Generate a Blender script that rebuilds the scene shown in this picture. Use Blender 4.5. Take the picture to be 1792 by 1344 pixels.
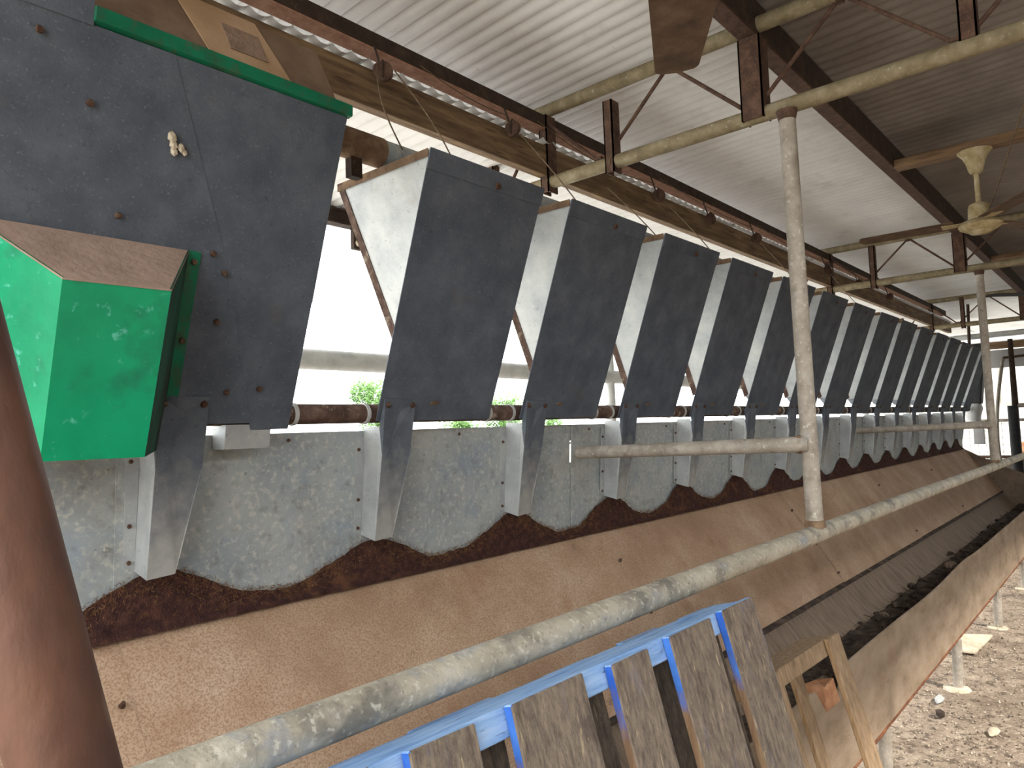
import bpy, bmesh, math, random
from mathutils import Vector, Matrix, noise
random.seed(7)
for o in list(bpy.data.objects): bpy.data.objects.remove(o, do_unlink=True)
SC = bpy.context.scene
COL = SC.collection
H = 1.55                      # camera height; all coordinates below are relative to the camera, floor at z = -H

# ------------------------------------------------------------------ camera
cd = bpy.data.cameras.new('camera'); cam = bpy.data.objects.new('camera', cd); COL.objects.link(cam)
RX = ((0.659816, -0.025034, -0.751010), (-0.750521, -0.071028, -0.657019), (-0.036895, 0.997160, -0.065653))
cam.matrix_world = Matrix.Translation((0, 0, H)) @ Matrix(RX).to_4x4()
cd.sensor_fit = 'HORIZONTAL'; cd.sensor_width = 36; cd.lens = 36 * 1260 / 1792; cd.clip_start = .02; cd.clip_end = 400
SC.camera = cam
# ------------------------------------------------------------------ sky, sun, exposure
w = bpy.data.worlds.new('sky'); SC.world = w; w.use_nodes = True
bg = w.node_tree.nodes['Background']; bg.inputs[0].default_value = (.93, .97, 1, 1); bg.inputs[1].default_value = 2.0
sd = bpy.data.lights.new('sun', 'SUN'); sd.energy = 2.1; sd.angle = math.radians(3); sd.color = (1, .95, .87)
sun = bpy.data.objects.new('sun', sd); COL.objects.link(sun)
sun.rotation_euler = Vector((.22, .68, -.75)).to_track_quat('-Z', 'Y').to_euler()
vs = SC.view_settings; vs.view_transform = 'Standard'; vs.look = 'None'; vs.gamma = 1; vs.use_curve_mapping = False
vs.exposure = 1.4

# ------------------------------------------------------------------ materials
def lin(h):
    if isinstance(h, tuple): c = h
    else: c = tuple(int(h[i:i+2], 16) / 255 for i in (0, 2, 4))
    return tuple(x / 12.92 if x <= .04045 else ((x + .055) / 1.055) ** 2.4 for x in c) + (1,)
MATS = {}
def pm(name, cols, scale=6, rough=.75, metal=0, bump=.15, bscale=70, stretch=(1, 1, 1), detail=6, spots=(), var=0, spec=.3):
    m = bpy.data.materials.new(name); m.use_nodes = True; nt = m.node_tree; N = nt.nodes; L = nt.links
    b = N['Principled BSDF']
    tc = N.new('ShaderNodeTexCoord'); mp = N.new('ShaderNodeMapping'); mp.inputs['Scale'].default_value = stretch
    L.new(tc.outputs['Object'], mp.inputs['Vector'])
    vec = mp.outputs['Vector']
    if var:
        oi = N.new('ShaderNodeObjectInfo'); ml = N.new('ShaderNodeMath'); ml.operation = 'MULTIPLY'; ml.inputs[1].default_value = 37
        L.new(oi.outputs['Random'], ml.inputs[0])
        ad = N.new('ShaderNodeVectorMath'); ad.operation = 'ADD'; L.new(vec, ad.inputs[0]); L.new(ml.outputs[0], ad.inputs[1]); vec = ad.outputs[0]
    n1 = N.new('ShaderNodeTexNoise'); n1.inputs['Scale'].default_value = scale; n1.inputs['Detail'].default_value = detail; n1.inputs['Roughness'].default_value = .62
    L.new(vec, n1.inputs['Vector'])
    r = N.new('ShaderNodeValToRGB'); L.new(n1.outputs['Fac'], r.inputs['Fac'])
    e = r.color_ramp.elements
    while len(e) < len(cols): e.new(.5)
    for k, (p, c) in enumerate(cols): e[k].position = p; e[k].color = lin(c)
    col = r.outputs['Color']
    for k, (c, sc, lo, hi, amt) in enumerate(spots):
        n = N.new('ShaderNodeTexNoise'); n.inputs['Scale'].default_value = sc; n.inputs['Detail'].default_value = 4; n.inputs['Roughness'].default_value = .6
        o2 = N.new('ShaderNodeVectorMath'); o2.operation = 'ADD'; o2.inputs[1].default_value = (13.1 * k + 3, 7.7, 2.3 * k)
        L.new(vec, o2.inputs[0]); L.new(o2.outputs[0], n.inputs['Vector'])
        q = N.new('ShaderNodeMapRange'); q.inputs['From Min'].default_value = lo; q.inputs['From Max'].default_value = hi; q.inputs['To Max'].default_value = amt
        L.new(n.outputs['Fac'], q.inputs['Value'])
        mx = N.new('ShaderNodeMixRGB'); mx.inputs['Color2'].default_value = lin(c)
        L.new(q.outputs['Result'], mx.inputs['Fac']); L.new(col, mx.inputs['Color1']); col = mx.outputs['Color']
    L.new(col, b.inputs['Base Color'])
    b.inputs['Roughness'].default_value = rough; b.inputs['Metallic'].default_value = metal; b.inputs['Specular IOR Level'].default_value = spec
    if bump:
        n2 = N.new('ShaderNodeTexNoise'); n2.inputs['Scale'].default_value = bscale; n2.inputs['Detail'].default_value = 5
        L.new(vec, n2.inputs['Vector'])
        bp = N.new('ShaderNodeBump'); bp.inputs['Strength'].default_value = bump; bp.inputs['Distance'].default_value = .01
        L.new(n2.outputs['Fac'], bp.inputs['Height']); L.new(bp.outputs['Normal'], b.inputs['Normal'])
    MATS[name] = m; return m

pm('galv', [(.25, '9a9d9e'), (.5, 'b0b2b1'), (.75, 'c2c3be')], 9, .55, .35, .12, 160, var=1,
   spots=[('c9c9c2', 130, .56, .72, .5), ('54524e', 60, .62, .75, .45), ('6b5a48', 5, .62, .8, .35)])
pm('galv_sheet', [(.25, '90979a'), (.5, 'a6aba9'), (.75, 'bcbeb8')], 4, .6, .25, .12, 90,
   spots=[('d2cfc2', 60, .52, .66, .6), ('8395a6', 7, .52, .72, .5), ('6d6a60', 25, .55, .74, .5), ('7d6f5c', 3, .55, .75, .35), ('4b4844', 90, .66, .72, .6)])
pm('trough_brown', [(.3, '9c7f66'), (.5, 'b3967b'), (.7, 'c4aa90')], 3, .8, .0, .25, 120,
   spots=[('8d684d', 190, .47, .57, .6), ('8a5a3c', 5, .58, .75, .4), ('5c5048', 7, .68, .76, .5)])
pm('pan_brown', [(.3, '6b5a4b'), (.5, '83705e'), (.7, '93806d')], 5, .8, 0, .3, 60, stretch=(6, 1, 1),
   spots=[('453a33', 14, .56, .72, .5)])
pm('front_wall', [(.3, '74634f'), (.5, '8d7a66'), (.7, '9c8a76')], 4, .8, 0, .2, 70, stretch=(1, 1, 2.5),
   spots=[('7a5236', 4, .6, .75, .45), ('453c33', 18, .68, .74, .6), ('b3a896', 40, .7, .76, .4)])
pm('rust_edge', [(.3, '4e2f22'), (.5, '6e442d'), (.7, '80583c')], 18, .9, 0, .4, 120)
pm('grime', [(.3, '2e1a17'), (.5, '432823'), (.7, '5a3a2c')], 45, 1, 0, .8, 220, spots=[('7d5735', 12, .58, .72, .5)])
pm('grime_tip', [(.3, '5e3f26'), (.5, '7a5636'), (.7, '96744c')], 60, 1, 0, .8, 220)
pm('pipe_pale', [(.25, '857c6d'), (.5, 'a1978a'), (.75, 'b8b0a2')], 14, .7, .15, .25, 90, detail=8,
   spots=[('d9d3c2', 60, .58, .7, .6), ('6f6555', 22, .58, .74, .5), ('7f8c9c', 9, .62, .78, .35)])
pm('rail_pipe', [(.25, '8f8674'), (.5, 'b0a693'), (.75, 'c8c0af')], 9, .7, .15, .3, 80, detail=8,
   spots=[('4d4e4e', 9, .52, .66, .6), ('7f8ea3', 13, .56, .72, .5), ('e0d9c8', 70, .56, .66, .5), ('5b564c', 90, .6, .7, .5), ('a9742f', 60, .74, .78, .6)])
pm('truss_pipe', [(.25, '675b45'), (.5, '82755a'), (.75, '9b9078')], 16, .75, .1, .25, 90,
   spots=[('b9b6a8', 50, .62, .72, .6), ('5d4527', 12, .58, .75, .5)])
pm('rust', [(.25, '3a2b24'), (.5, '523d31'), (.75, '6a5243')], 22, .92, 0, .5, 140, spots=[('7a5c48', 90, .56, .7, .5)])
pm('rust_dark', [(.25, '2a211b'), (.5, '3b2e25'), (.75, '504033')], 18, .92, 0, .5, 120, spots=[('6b5544', 70, .62, .72, .5)])
pm('rust_red', [(.25, '33211b'), (.5, '523528'), (.72, '6d4834')], 8, .6, .2, .2, 60, stretch=(1, 1, .5),
   spots=[('b9a68c', 5, .64, .74, .5), ('3a2620', 6, .58, .72, .6)], spec=.5)
pm('angle_lit', [(.3, '8b6450'), (.5, 'a37a63'), (.7, 'b48e78')], 24, .9, 0, .3, 120)
pm('timber', [(.3, '54432f'), (.5, '745c43'), (.7, '8f7555')], 4, .85, 0, .4, 40, stretch=(1, 9, 9), spots=[('33241a', 6, .57, .7, .7), ('8f8450', 5, .62, .78, .35)])
pm('timber_y', [(.3, '5d4833'), (.5, '7b6148'), (.7, '917558')], 4, .85, 0, .4, 40, stretch=(9, 1, 9), spots=[('40301f', 7, .57, .7, .6)])
pm('roof', [(.25, 'cac7c3'), (.5, 'd8d5d1'), (.75, 'e2e0dc')], 3, .6, .15, .06, 40, var=1,
   spots=[('8f887f', 4, .6, .8, .45), ('9a8a70', 22, .66, .78, .45)])
pm('roof_dark', [(.25, '6b625b'), (.5, '7d746c'), (.75, '8b837b')], 3, .75, .1, .1, 40, var=1,
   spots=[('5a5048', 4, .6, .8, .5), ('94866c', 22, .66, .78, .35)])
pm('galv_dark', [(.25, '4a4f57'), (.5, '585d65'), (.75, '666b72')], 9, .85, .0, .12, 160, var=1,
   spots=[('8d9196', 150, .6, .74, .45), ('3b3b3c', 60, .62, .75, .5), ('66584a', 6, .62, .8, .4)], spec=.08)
pm('galv_mid', [(.25, '64676b'), (.5, '777a7d'), (.75, '8c8e8f')], 9, .6, .3, .12, 160, var=1,
   spots=[('a5a7a8', 150, .6, .74, .45), ('4b4a48', 60, .62, .75, .5), ('8d7f6d', 6, .6, .8, .4)])
pm('green', [(.3, '00885c'), (.5, '009a68'), (.7, '0aa874')], 4, .4, 0, .08, 40, spots=[('6fc9b4', 32, .62, .70, .6), ('1f5c46', 7, .56, .72, .6), ('2f3a30', 16, .70, .76, .6)], spec=.5)
pm('green_rim', [(.3, '08583e'), (.5, '0a6a4a'), (.7, '107555')], 5, .5, 0, .08, 40, spots=[('3c4634', 14, .52, .66, .7), ('5d4b3a', 30, .6, .72, .5)])
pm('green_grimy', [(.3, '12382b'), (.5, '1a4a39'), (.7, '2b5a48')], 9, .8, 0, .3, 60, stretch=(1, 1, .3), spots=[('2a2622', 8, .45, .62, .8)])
pm('dust', [(.3, '86705f'), (.5, '9c8474'), (.7, 'ad937f')], 7, .95, 0, .3, 60, spots=[('b9986c', 3, .62, .7, .7), ('6b594c', 18, .6, .74, .4)])
pm('card_dark', [(.3, '5a4635'), (.5, '6e5845'), (.7, '7f6955')], 6, .9, 0, .15, 60, spots=[('42342a', 8, .58, .74, .5)])
pm('card_light', [(.3, '8d7150'), (.5, 'a08262'), (.7, 'b09273')], 5, .9, 0, .1, 60, spots=[('8f8a76', 3, .6, .75, .5)])
pm('card_patch', [(.3, '75604f'), (.5, '88705e'), (.7, '967e6c')], 30, .95, 0, .3, 120)
pm('wood_old', [(.25, '544840'), (.45, '75685c'), (.6, '8a7b6b'), (.8, 'a3927b')], 6, .9, 0, .5, 40, stretch=(16, 16, 1), var=1,
   spots=[('4c4038', 12, .55, .68, .45), ('b9a380', 30, .63, .7, .5), ('6b6f92', 2, .6, .75, .35), ('3f362f', 1.6, .54, .68, .6), ('c9b48f', 3.2, .64, .7, .55)])
pm('wood_crate', [(.25, '6d5842'), (.5, '8c745a'), (.75, 'a88f72')], 9, .9, 0, .3, 60, stretch=(7, 7, 1), var=1, spots=[('5c4a3a', 8, .58, .7, .4)])
pm('wood_lit_edge', [(.25, '7d6245'), (.5, '977a59'), (.75, 'ad916e')], 9, .9, 0, .3, 60, stretch=(7, 7, 1), var=1, spots=[('6b5238', 14, .55, .7, .5)])  # lighter wood for the left edges, with the side light in its colour
pm('black', [(.3, '1c1c1d'), (.5, '262627'), (.7, '333333')], 10, .7, 0, .1)
pm('tube_dust', [(.3, '5e4a39'), (.5, '7a624c'), (.7, '927a60')], 14, .9, 0, .3, 120, spots=[('3d2d24', 20, .55, .72, .6)])
pm('pipe_grime', [(.3, '43312a'), (.5, '5a453b'), (.7, '786355')], 20, .8, .1, .3, 120, spots=[('a89783', 30, .55, .66, .75)])
pm('fan_cream', [(.3, '8b7850'), (.5, 'ab9a74'), (.7, 'c0b498')], 16, .85, 0, .35, 90, spots=[('7d6030', 8, .58, .72, .6), ('d5d0c2', 60, .62, .72, .5)])
pm('fan_brown', [(.3, '453629'), (.5, '604c3b'), (.7, '77624e')], 8, .9, 0, .2, 120, spots=[('33251b', 5, .56, .72, .6)])
pm('rope', [(.3, '4d4030'), (.5, '655440'), (.7, '7d6a52')], 40, .95)
pm('dirt', [(.25, '6f6052'), (.5, '8d7d6c'), (.75, 'ab9c88')], 7, .95, 0, .9, 45, detail=10,
   spots=[('44372d', 16, .52, .64, .75), ('cdbfa9', 55, .58, .68, .7), ('58473a', 2.2, .5, .68, .5), ('3d3229', 60, .6, .68, .7)])
pm('yard', [(.3, 'c2beb6'), (.5, 'cfccc5'), (.7, 'dad8d2')], .4, .95, 0, .2, 8)
pm('pebble', [(.3, '5f5145'), (.5, '8f7f6d'), (.7, 'c2b5a0')], 45, .9, 0, .3, 60, detail=1, spots=[('43372d', 30, .5, .6, .8)])
pm('pale_stone', [(.3, 'a3957f'), (.5, 'bfb199'), (.7, 'd3c8b2')], 14, .9, 0, .3, 70)
pm('litter', [(.3, '2a221d'), (.5, '443931'), (.7, '69594b')], 14, 1, 0, .9, 70, spots=[('7d6a58', 30, .6, .72, .6)])
pm('brick', [(.3, '94674a'), (.5, 'ab7a58'), (.7, 'bd9070')], 22, .95, 0, .6, 110)
pm('leaf', [(.3, '4f7038'), (.5, '64864a'), (.7, '7b9b60')], 1.5, .8, 0, 0, spec=.2)
pm('bark', [(.3, '5a4a3a'), (.5, '705c48'), (.7, '857058')], 8, .95, 0, .5)
pm('white_wall', [(.3, 'cfc9be'), (.5, 'dbd6cc'), (.7, 'e3dfd6')], 2, .85, 0, .05, spots=[('b3a489', 3, .62, .75, .5)])
pm('grey_panel', [(.3, '8d8a88'), (.5, '9c9a98'), (.7, 'a8a5a2')], 3, .8, 0, .05)
pm('wall_dark', [(.3, '4a433c'), (.5, '5a5149'), (.7, '6b6158')], 3, .9, 0, .2, 30)
pm('bolt', [(.3, '3d2a22'), (.5, '5b4335'), (.7, '80705f')], 60, .7, .4, .2)
pm('bolt_bright', [(.3, '8d8a80'), (.5, 'b3b0a6'), (.7, 'cfccc2')], 60, .5, .5, .1)
pm('rail_grey', [(.3, 'a9aaa6'), (.5, 'b9b9b5'), (.7, 'c6c5c0')], 12, .7, .2, .1)
def bluewood():
    # bare grey timber with blue paint that survives near the top of the board and wears away further down
    m = pm('blue_edge', [(.25, '6f5743'), (.5, '876a50'), (.75, '9c8264')], 8, .85, 0, .4, 60, stretch=(7, 7, 1), var=1)
    nt = m.node_tree; N = nt.nodes; L = nt.links; b = N['Principled BSDF']; old = b.inputs['Base Color'].links[0].from_socket
    tc = N.new('ShaderNodeTexCoord'); sx = N.new('ShaderNodeSeparateXYZ'); L.new(tc.outputs['Object'], sx.inputs[0])
    n = N.new('ShaderNodeTexNoise'); n.inputs['Scale'].default_value = 11; n.inputs['Detail'].default_value = 6; L.new(tc.outputs['Object'], n.inputs['Vector'])
    a = N.new('ShaderNodeMath'); a.operation = 'MULTIPLY_ADD'; a.inputs[1].default_value = .38; L.new(n.outputs['Fac'], a.inputs[0]); L.new(sx.outputs['Z'], a.inputs[2])
    q = N.new('ShaderNodeMapRange'); q.inputs['From Min'].default_value = .03; q.inputs['From Max'].default_value = .12; L.new(a.outputs[0], q.inputs['Value'])
    r = N.new('ShaderNodeValToRGB'); L.new(n.outputs['Fac'], r.inputs['Fac'])
    r.color_ramp.elements[0].position = .35; r.color_ramp.elements[0].color = lin('1f4fb0')
    r.color_ramp.elements[1].position = .7; r.color_ramp.elements[1].color = lin('4d84d6')
    mx = N.new('ShaderNodeMixRGB'); L.new(q.outputs['Result'], mx.inputs['Fac']); L.new(old, mx.inputs['Color1']); L.new(r.outputs['Color'], mx.inputs['Color2'])
    L.new(mx.outputs['Color'], b.inputs['Base Color'])
bluewood()
def bracketmat():
    m = pm('bracket_front', [(.25, '4a4f57'), (.5, '5a5f66'), (.75, '6a6f75')], 9, .8, 0, .12, 160, var=1, spots=[('8d9196', 150, .6, .74, .45), ('3b3b3c', 60, .62, .75, .5)], spec=.15)
    nt = m.node_tree; N = nt.nodes; L = nt.links; b = N['Principled BSDF']; old = b.inputs['Base Color'].links[0].from_socket
    tc = N.new('ShaderNodeTexCoord'); sx = N.new('ShaderNodeSeparateXYZ'); L.new(tc.outputs['Object'], sx.inputs[0])
    n = N.new('ShaderNodeTexNoise'); n.inputs['Scale'].default_value = 25; n.inputs['Detail'].default_value = 6; L.new(tc.outputs['Object'], n.inputs['Vector'])
    a = N.new('ShaderNodeMath'); a.operation = 'MULTIPLY_ADD'; a.inputs[1].default_value = .3; L.new(n.outputs['Fac'], a.inputs[0]); L.new(sx.outputs['Z'], a.inputs[2])
    q = N.new('ShaderNodeMapRange'); q.inputs['From Min'].default_value = .06; q.inputs['From Max'].default_value = -.22; q.inputs['To Min'].default_value = 0; q.inputs['To Max'].default_value = .85; L.new(a.outputs[0], q.inputs['Value'])
    mx = N.new('ShaderNodeMixRGB'); L.new(q.outputs['Result'], mx.inputs['Fac']); L.new(old, mx.inputs['Color1']); mx.inputs['Color2'].default_value = lin('aaa79f')
    L.new(mx.outputs['Color'], b.inputs['Base Color'])
bracketmat()
pm('blue_top', [(.25, '5f86bd'), (.45, '86aad6'), (.62, '9dbbe0'), (.8, 'a9b9c9')], 8, .75, 0, .3, 50, stretch=(1, 9, 9), var=1,
   spots=[('3f4c66', 11, .62, .7, .7), ('b9a98c', 16, .66, .74, .6), ('3c78d0', 4, .6, .7, .5)])

# ------------------------------------------------------------------ mesh helpers
class MB:
    def __init__(s): s.v = []; s.f = []; s.m = []
    def add(s, vs_, fs, mi=0):
        n = len(s.v); s.v += [Vector(p) for p in vs_]; s.f += [tuple(n + i for i in f) for f in fs]; s.m += [mi] * len(fs); return s
    def hexa(s, p, mi=0):      # 8 points: bottom loop 0-3, top loop 4-7
        return s.add(p, [(3, 2, 1, 0), (4, 5, 6, 7), (0, 1, 5, 4), (1, 2, 6, 5), (2, 3, 7, 6), (3, 0, 4, 7)], mi)
    def box(s, lo, hi, mi=0):
        (a, b, c), (d, e, f) = lo, hi
        return s.hexa([(a, b, c), (d, b, c), (d, e, c), (a, e, c), (a, b, f), (d, b, f), (d, e, f), (a, e, f)], mi)
    def plate(s, pts, off, mi=0):   # polygon extruded by the vector off
        n = len(pts); off = Vector(off); P = [Vector(p) for p in pts]
        return s.add(P + [p + off for p in P], [tuple(range(n))[::-1], tuple(range(n, 2 * n))] + [(i, (i + 1) % n, n + (i + 1) % n, n + i) for i in range(n)], mi)
    def tube(s, pts, r, n=12, caps=True, mi=0):
        P = [Vector(p) for p in pts]; R = r if isinstance(r, (list, tuple)) else [r] * len(P); vs_ = []; up = None
        for i, p in enumerate(P):
            t = (P[min(i + 1, len(P) - 1)] - P[max(i - 1, 0)]).normalized()
            if up is None: up = t.orthogonal().normalized()
            up = (up - t * up.dot(t)).normalized(); sd_ = t.cross(up)
            vs_ += [p + (up * math.cos(2 * math.pi * k / n) + sd_ * math.sin(2 * math.pi * k / n)) * R[i] for k in range(n)]
        fs = [(i * n + k, i * n + (k + 1) % n, (i + 1) * n + (k + 1) % n, (i + 1) * n + k) for i in range(len(P) - 1) for k in range(n)]
        if caps: fs += [tuple(range(n))[::-1], tuple(range((len(P) - 1) * n, len(P) * n))]
        return s.add(vs_, fs, mi)
    def lathe(s, prof, c, n=16, mi=0):   # (r, z) profile about vertical axis at c
        c = Vector(c); vs_ = [c + Vector((r * math.cos(2 * math.pi * k / n), r * math.sin(2 * math.pi * k / n), z)) for r, z in prof for k in range(n)]
        fs = [(i * n + k, i * n + (k + 1) % n, (i + 1) * n + (k + 1) % n, (i + 1) * n + k) for i in range(len(prof) - 1) for k in range(n)]
        fs += [tuple(range(n))[::-1], tuple(range((len(prof) - 1) * n, len(prof) * n))]
        return s.add(vs_, fs, mi)
    def grid(s, rows, mi=0):
        n = len(rows[0]); vs_ = [p for r in rows for p in r]
        return s.add(vs_, [(i * n + k, i * n + k + 1, (i + 1) * n + k + 1, (i + 1) * n + k) for i in range(len(rows) - 1) for k in range(n - 1)], mi)
    def rock(s, c, r, seed, flat=.7, sub=1):
        bm = bmesh.new(); bmesh.ops.create_icosphere(bm, subdivisions=sub, radius=1)
        rr = r if isinstance(r, tuple) else (r, r, r * flat); c = Vector(c)
        vs_ = []
        for v in bm.verts:
            k = 1 + .35 * noise.noise(v.co * 1.7 + Vector((seed * 3.1, seed * 1.7, seed)))
            vs_.append(c + Vector((v.co.x * rr[0], v.co.y * rr[1], v.co.z * rr[2])) * k)
        fs = [tuple(v.index for v in f.verts) for f in bm.faces]; bm.free()
        return s.add(vs_, fs)
    def build(s, name, mat, parent=None, o=(0, 0, 0), smooth=False, bevel=0, fix=True):
        o = Vector(o); me = bpy.data.meshes.new(name); me.from_pydata([v - o for v in s.v], [], s.f)
        for m in (mat if isinstance(mat, (list, tuple)) else [mat]): me.materials.append(MATS[m])
        me.polygons.foreach_set('material_index', s.m)
        if fix:
            bm = bmesh.new(); bm.from_mesh(me); bmesh.ops.recalc_face_normals(bm, faces=bm.faces); bm.to_mesh(me); bm.free()
        if smooth:
            me.polygons.foreach_set('use_smooth', [True] * len(me.polygons))
            try: me.set_sharp_from_angle(angle=math.radians(38))
            except Exception: pass
        ob = bpy.data.objects.new(name, me); COL.objects.link(ob)
        if parent is not None: ob.parent = parent
        else: ob.location = o + Vector((0, 0, H))
        if bevel:
            b = ob.modifiers.new('bevel', 'BEVEL'); b.width = bevel; b.segments = 2; b.limit_method = 'ANGLE'; b.angle_limit = math.radians(40)
        return ob
def tag(o, label=None, cat=None, group=None, kind=None):
    for k, v in (('label', label), ('category', cat), ('group', group), ('kind', kind)):
        if v: o[k] = v
    return o
def thing(name, o, label, cat, group=None):
    e = bpy.data.objects.new(name, None); COL.objects.link(e); e.location = Vector(o) + Vector((0, 0, H)); e.empty_display_size = .1
    return tag(e, label, cat, group)
def copy_tree(o, parent=None):
    c = o.copy(); COL.objects.link(c); c.parent = parent
    for ch in list(o.children): copy_tree(ch, c)
    return c
def lerp(a, b, t): return a + (b - a) * t

# ------------------------------------------------------------------ the setting: floor, yard, roof
X0, X1 = -.8, 16           # near and far end of the shed roof
def gz(x, y): return -H + .012 * noise.noise(Vector((x * 1.3, y * 1.3, 0))) + .006 * noise.noise(Vector((x * 6, y * 6, 4)))
m = MB(); nx, ny = 150, 60
m.grid([[(lerp(-3, 13, i / nx), lerp(-4, 3.6, j / ny), gz(lerp(-3, 13, i / nx), lerp(-4, 3.6, j / ny)) - .004) for j in range(ny + 1)] for i in range(nx + 1)])
tag(m.build('floor', 'dirt', o=(0, 0, -H), smooth=True, fix=False), kind='structure')
m = MB(); m.add([(-90, -90, -H - .03), (140, -90, -H - .03), (140, 140, -H - .03), (-90, 140, -H - .03)], [(0, 1, 2, 3)])
tag(m.build('floor_yard', 'yard', o=(0, 0, -H), fix=False), kind='structure')

ceil = bpy.data.objects.new('ceiling', None); COL.objects.link(ceil); ceil.location = (0, 0, H + 1.55); tag(ceil, kind='structure')
PITCH = .0762
def corr_sheet(ncor, y0, z0, y1, z1, amp=.0085):
    seg = 8; rows = []
    for i in range(ncor * seg + 1):
        x = i * PITCH / seg; c = amp * (1 - 2 * abs(math.sin(math.pi * i / seg)) ** .8)
        # slightly flattened pans as in old roofing iron
        rows.append([(x, y0, z0 + c), (x, (y0 + y1) / 2, (z0 + z1) / 2 + c), (x, y1, z1 + c)])
    return rows
def roof_row(name, xs, xe, y0, z0, y1, z1, mat='roof'):
    m = MB(); m.grid(corr_sheet(11, y0, z0, y1, z1)); first = m.build(name, mat, ceil, o=(0, 0, 1.55), smooth=True, fix=False)
    x = xs; k = 0
    while x < xe:
        ob = first if k == 0 else first.copy()
        if k: COL.objects.link(ob)
        ob.location = (x, 0, .0035 * (k % 2) + .002 * random.random()); ob.rotation_euler = (0, math.radians(.22), 0)
        x += PITCH * 10; k += 1
roof_row('roof_sheet', X0, X1, 2.7, 1.545, 1.03, 1.545 + .035 * 1.67)
roof_row('dark_roof_sheet', X0 - .1, X1, 1.06, 1.612, -1.7, 1.612 + .035 * 2.76, 'roof_dark')  # darker, dirtier sheets; shade beyond the purlin is partly in their colour
roof_row('eave_sheet', X0, 13, 1.985, 1.334, 3.55, 1.30)

m = MB(); m.box((X0 - 4, -4.56, -H - .03), (16, -4.5, 2.4)); tag(m.build('light_block_wall', 'wall_dark', o=(0, -3, -H)), kind='structure')  # unseen wall, added to hold back light from the open side
roof_row('light_block_sheet', 8.2, 16, -1.5, 1.72, -4.6, 1.84, 'roof_dark')  # unseen cover over the lane, added to darken the far end
# ------------------------------------------------------------------ roof timbers and steel
m = MB(); m.box((X0, 2.0, 1.175), (2.60, 2.048, 1.318)); o1 = m.build('timber_beam', 'timber', o=(X0, 2.02, 1.175), bevel=.004)
tag(o1, 'weathered brown timber beam above the widest hopper', 'beam', 'timber beams along the hopper row')
m = MB(); m.box((2.66, 2.0, 1.175), (6.63, 2.048, 1.318)); o2 = m.build('timber_beam', 'timber', o=(2.66, 2.02, 1.175), bevel=.004)
tag(o2, 'weathered brown timber beam between the two welded pipe posts', 'beam', 'timber beams along the hopper row')
m = MB(); m.box((6.67, 2.0, 1.175), (11.9, 2.048, 1.318)); o3 = m.build('timber_beam', 'timber', o=(6.67, 2.02, 1.175), bevel=.004)
tag(o3, 'weathered brown timber beam at the far end of the hopper row', 'beam', 'timber beams along the hopper row')

an = thing('steel_angle', (X0, 2.0, 1.397), 'dark rusty steel angle running above the timber beams', 'steel angle')
m = MB(); m.box((X0, 2.0, 1.403), (11.6, 2.006, 1.462)); m.build('vertical_leg', 'rust_dark', an, o=(X0, 2.0, 1.397))
m = MB(); m.box((X0, 2.0, 1.397), (11.6, 2.068, 1.403)); m.build('flat_leg', 'angle_lit', an, o=(X0, 2.0, 1.397))  # bounce light from outside is put into this leg's pink colour

def purlin(y, label):
    p = thing('steel_purlin', (X0, y, 1.445), label, 'purlin', 'roof purlins')
    m = MB(); m.box((X0, y - .028, 1.455), (12.2, y - .02, 1.58)); m.build('web', 'rust_dark', p, o=(X0, y, 1.445))
    m = MB(); m.box((X0, y - .028, 1.445), (12.2, y + .036, 1.455)); m.build('bottom_flange', 'rust', p, o=(X0, y, 1.445))
    m = MB(); m.box((X0, y - .028, 1.58), (12.2, y + .036, 1.588)); m.build('top_flange', 'rust_dark', p, o=(X0, y, 1.445))
purlin(1.02, 'dark rusty channel purlin beside the ceiling fans under the roof')
purlin(-1.0, 'dark rusty channel purlin far from the hoppers')

def crosspiece(x, label):
    m = MB(); m.box((x - .045, -.962, 1.435), (x + .045, .99, 1.485))
    tag(m.build('timber_crosspiece', 'timber_y', o=(x, 0, 1.435), bevel=.004), label, 'timber', 'crosspieces holding the fans')
crosspiece(1.44, 'brown timber crosspiece carrying the rusty wide-bladed fan')
crosspiece(4.6, 'brown timber crosspiece carrying the cream fan')
crosspiece(8.1, 'brown timber crosspiece carrying the fan beyond the second pipe post')

# eave beam and outside rail
eb = thing('eave_beam', (X0, 3.4, 1.2), 'dark steel eave beam outside the hopper row', 'beam')
m = MB(); m.box((X0, 3.36, 1.215), (12.3, 3.37, 1.30)); m.box((X0, 3.33, 1.205), (X1, 3.4, 1.215)); m.box((X0, 3.33, 1.285), (X1, 3.4, 1.293)); m.build('channel', 'rust_dark', eb, o=(X0, 3.4, 1.2))
m = MB(); m.box((2.485, 3.34, 1.08), (2.545, 3.37, 1.21)); hb = m.build('hanger', 'rust_dark', eb, o=(X0, 3.4, 1.2))
m = MB(); m.tube([(2.515, 3.338, 1.115), (2.515, 3.32, 1.115)], .02); m.build('disc', 'pale_stone', hb, o=(X0, 3.4, 1.2))
orl = thing('outside_rail', (X0, 3.3, .4), 'plain grey horizontal rail outside behind the hoppers', 'rail')
m = MB(); m.tube([(X0, 3.3, .421), (12.4, 3.3, .421)], .056, 16); m.build('pipe', 'rail_grey', orl, o=(X0, 3.3, .4), smooth=True)
for x in (-1.3, 5.0, 12.2):
    m = MB(); m.tube([(x, 3.3, -H - .03), (x, 3.3, 1.29)], .04, 12); m.build('post', 'rail_grey', orl, o=(X0, 3.3, .4), smooth=True)

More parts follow.
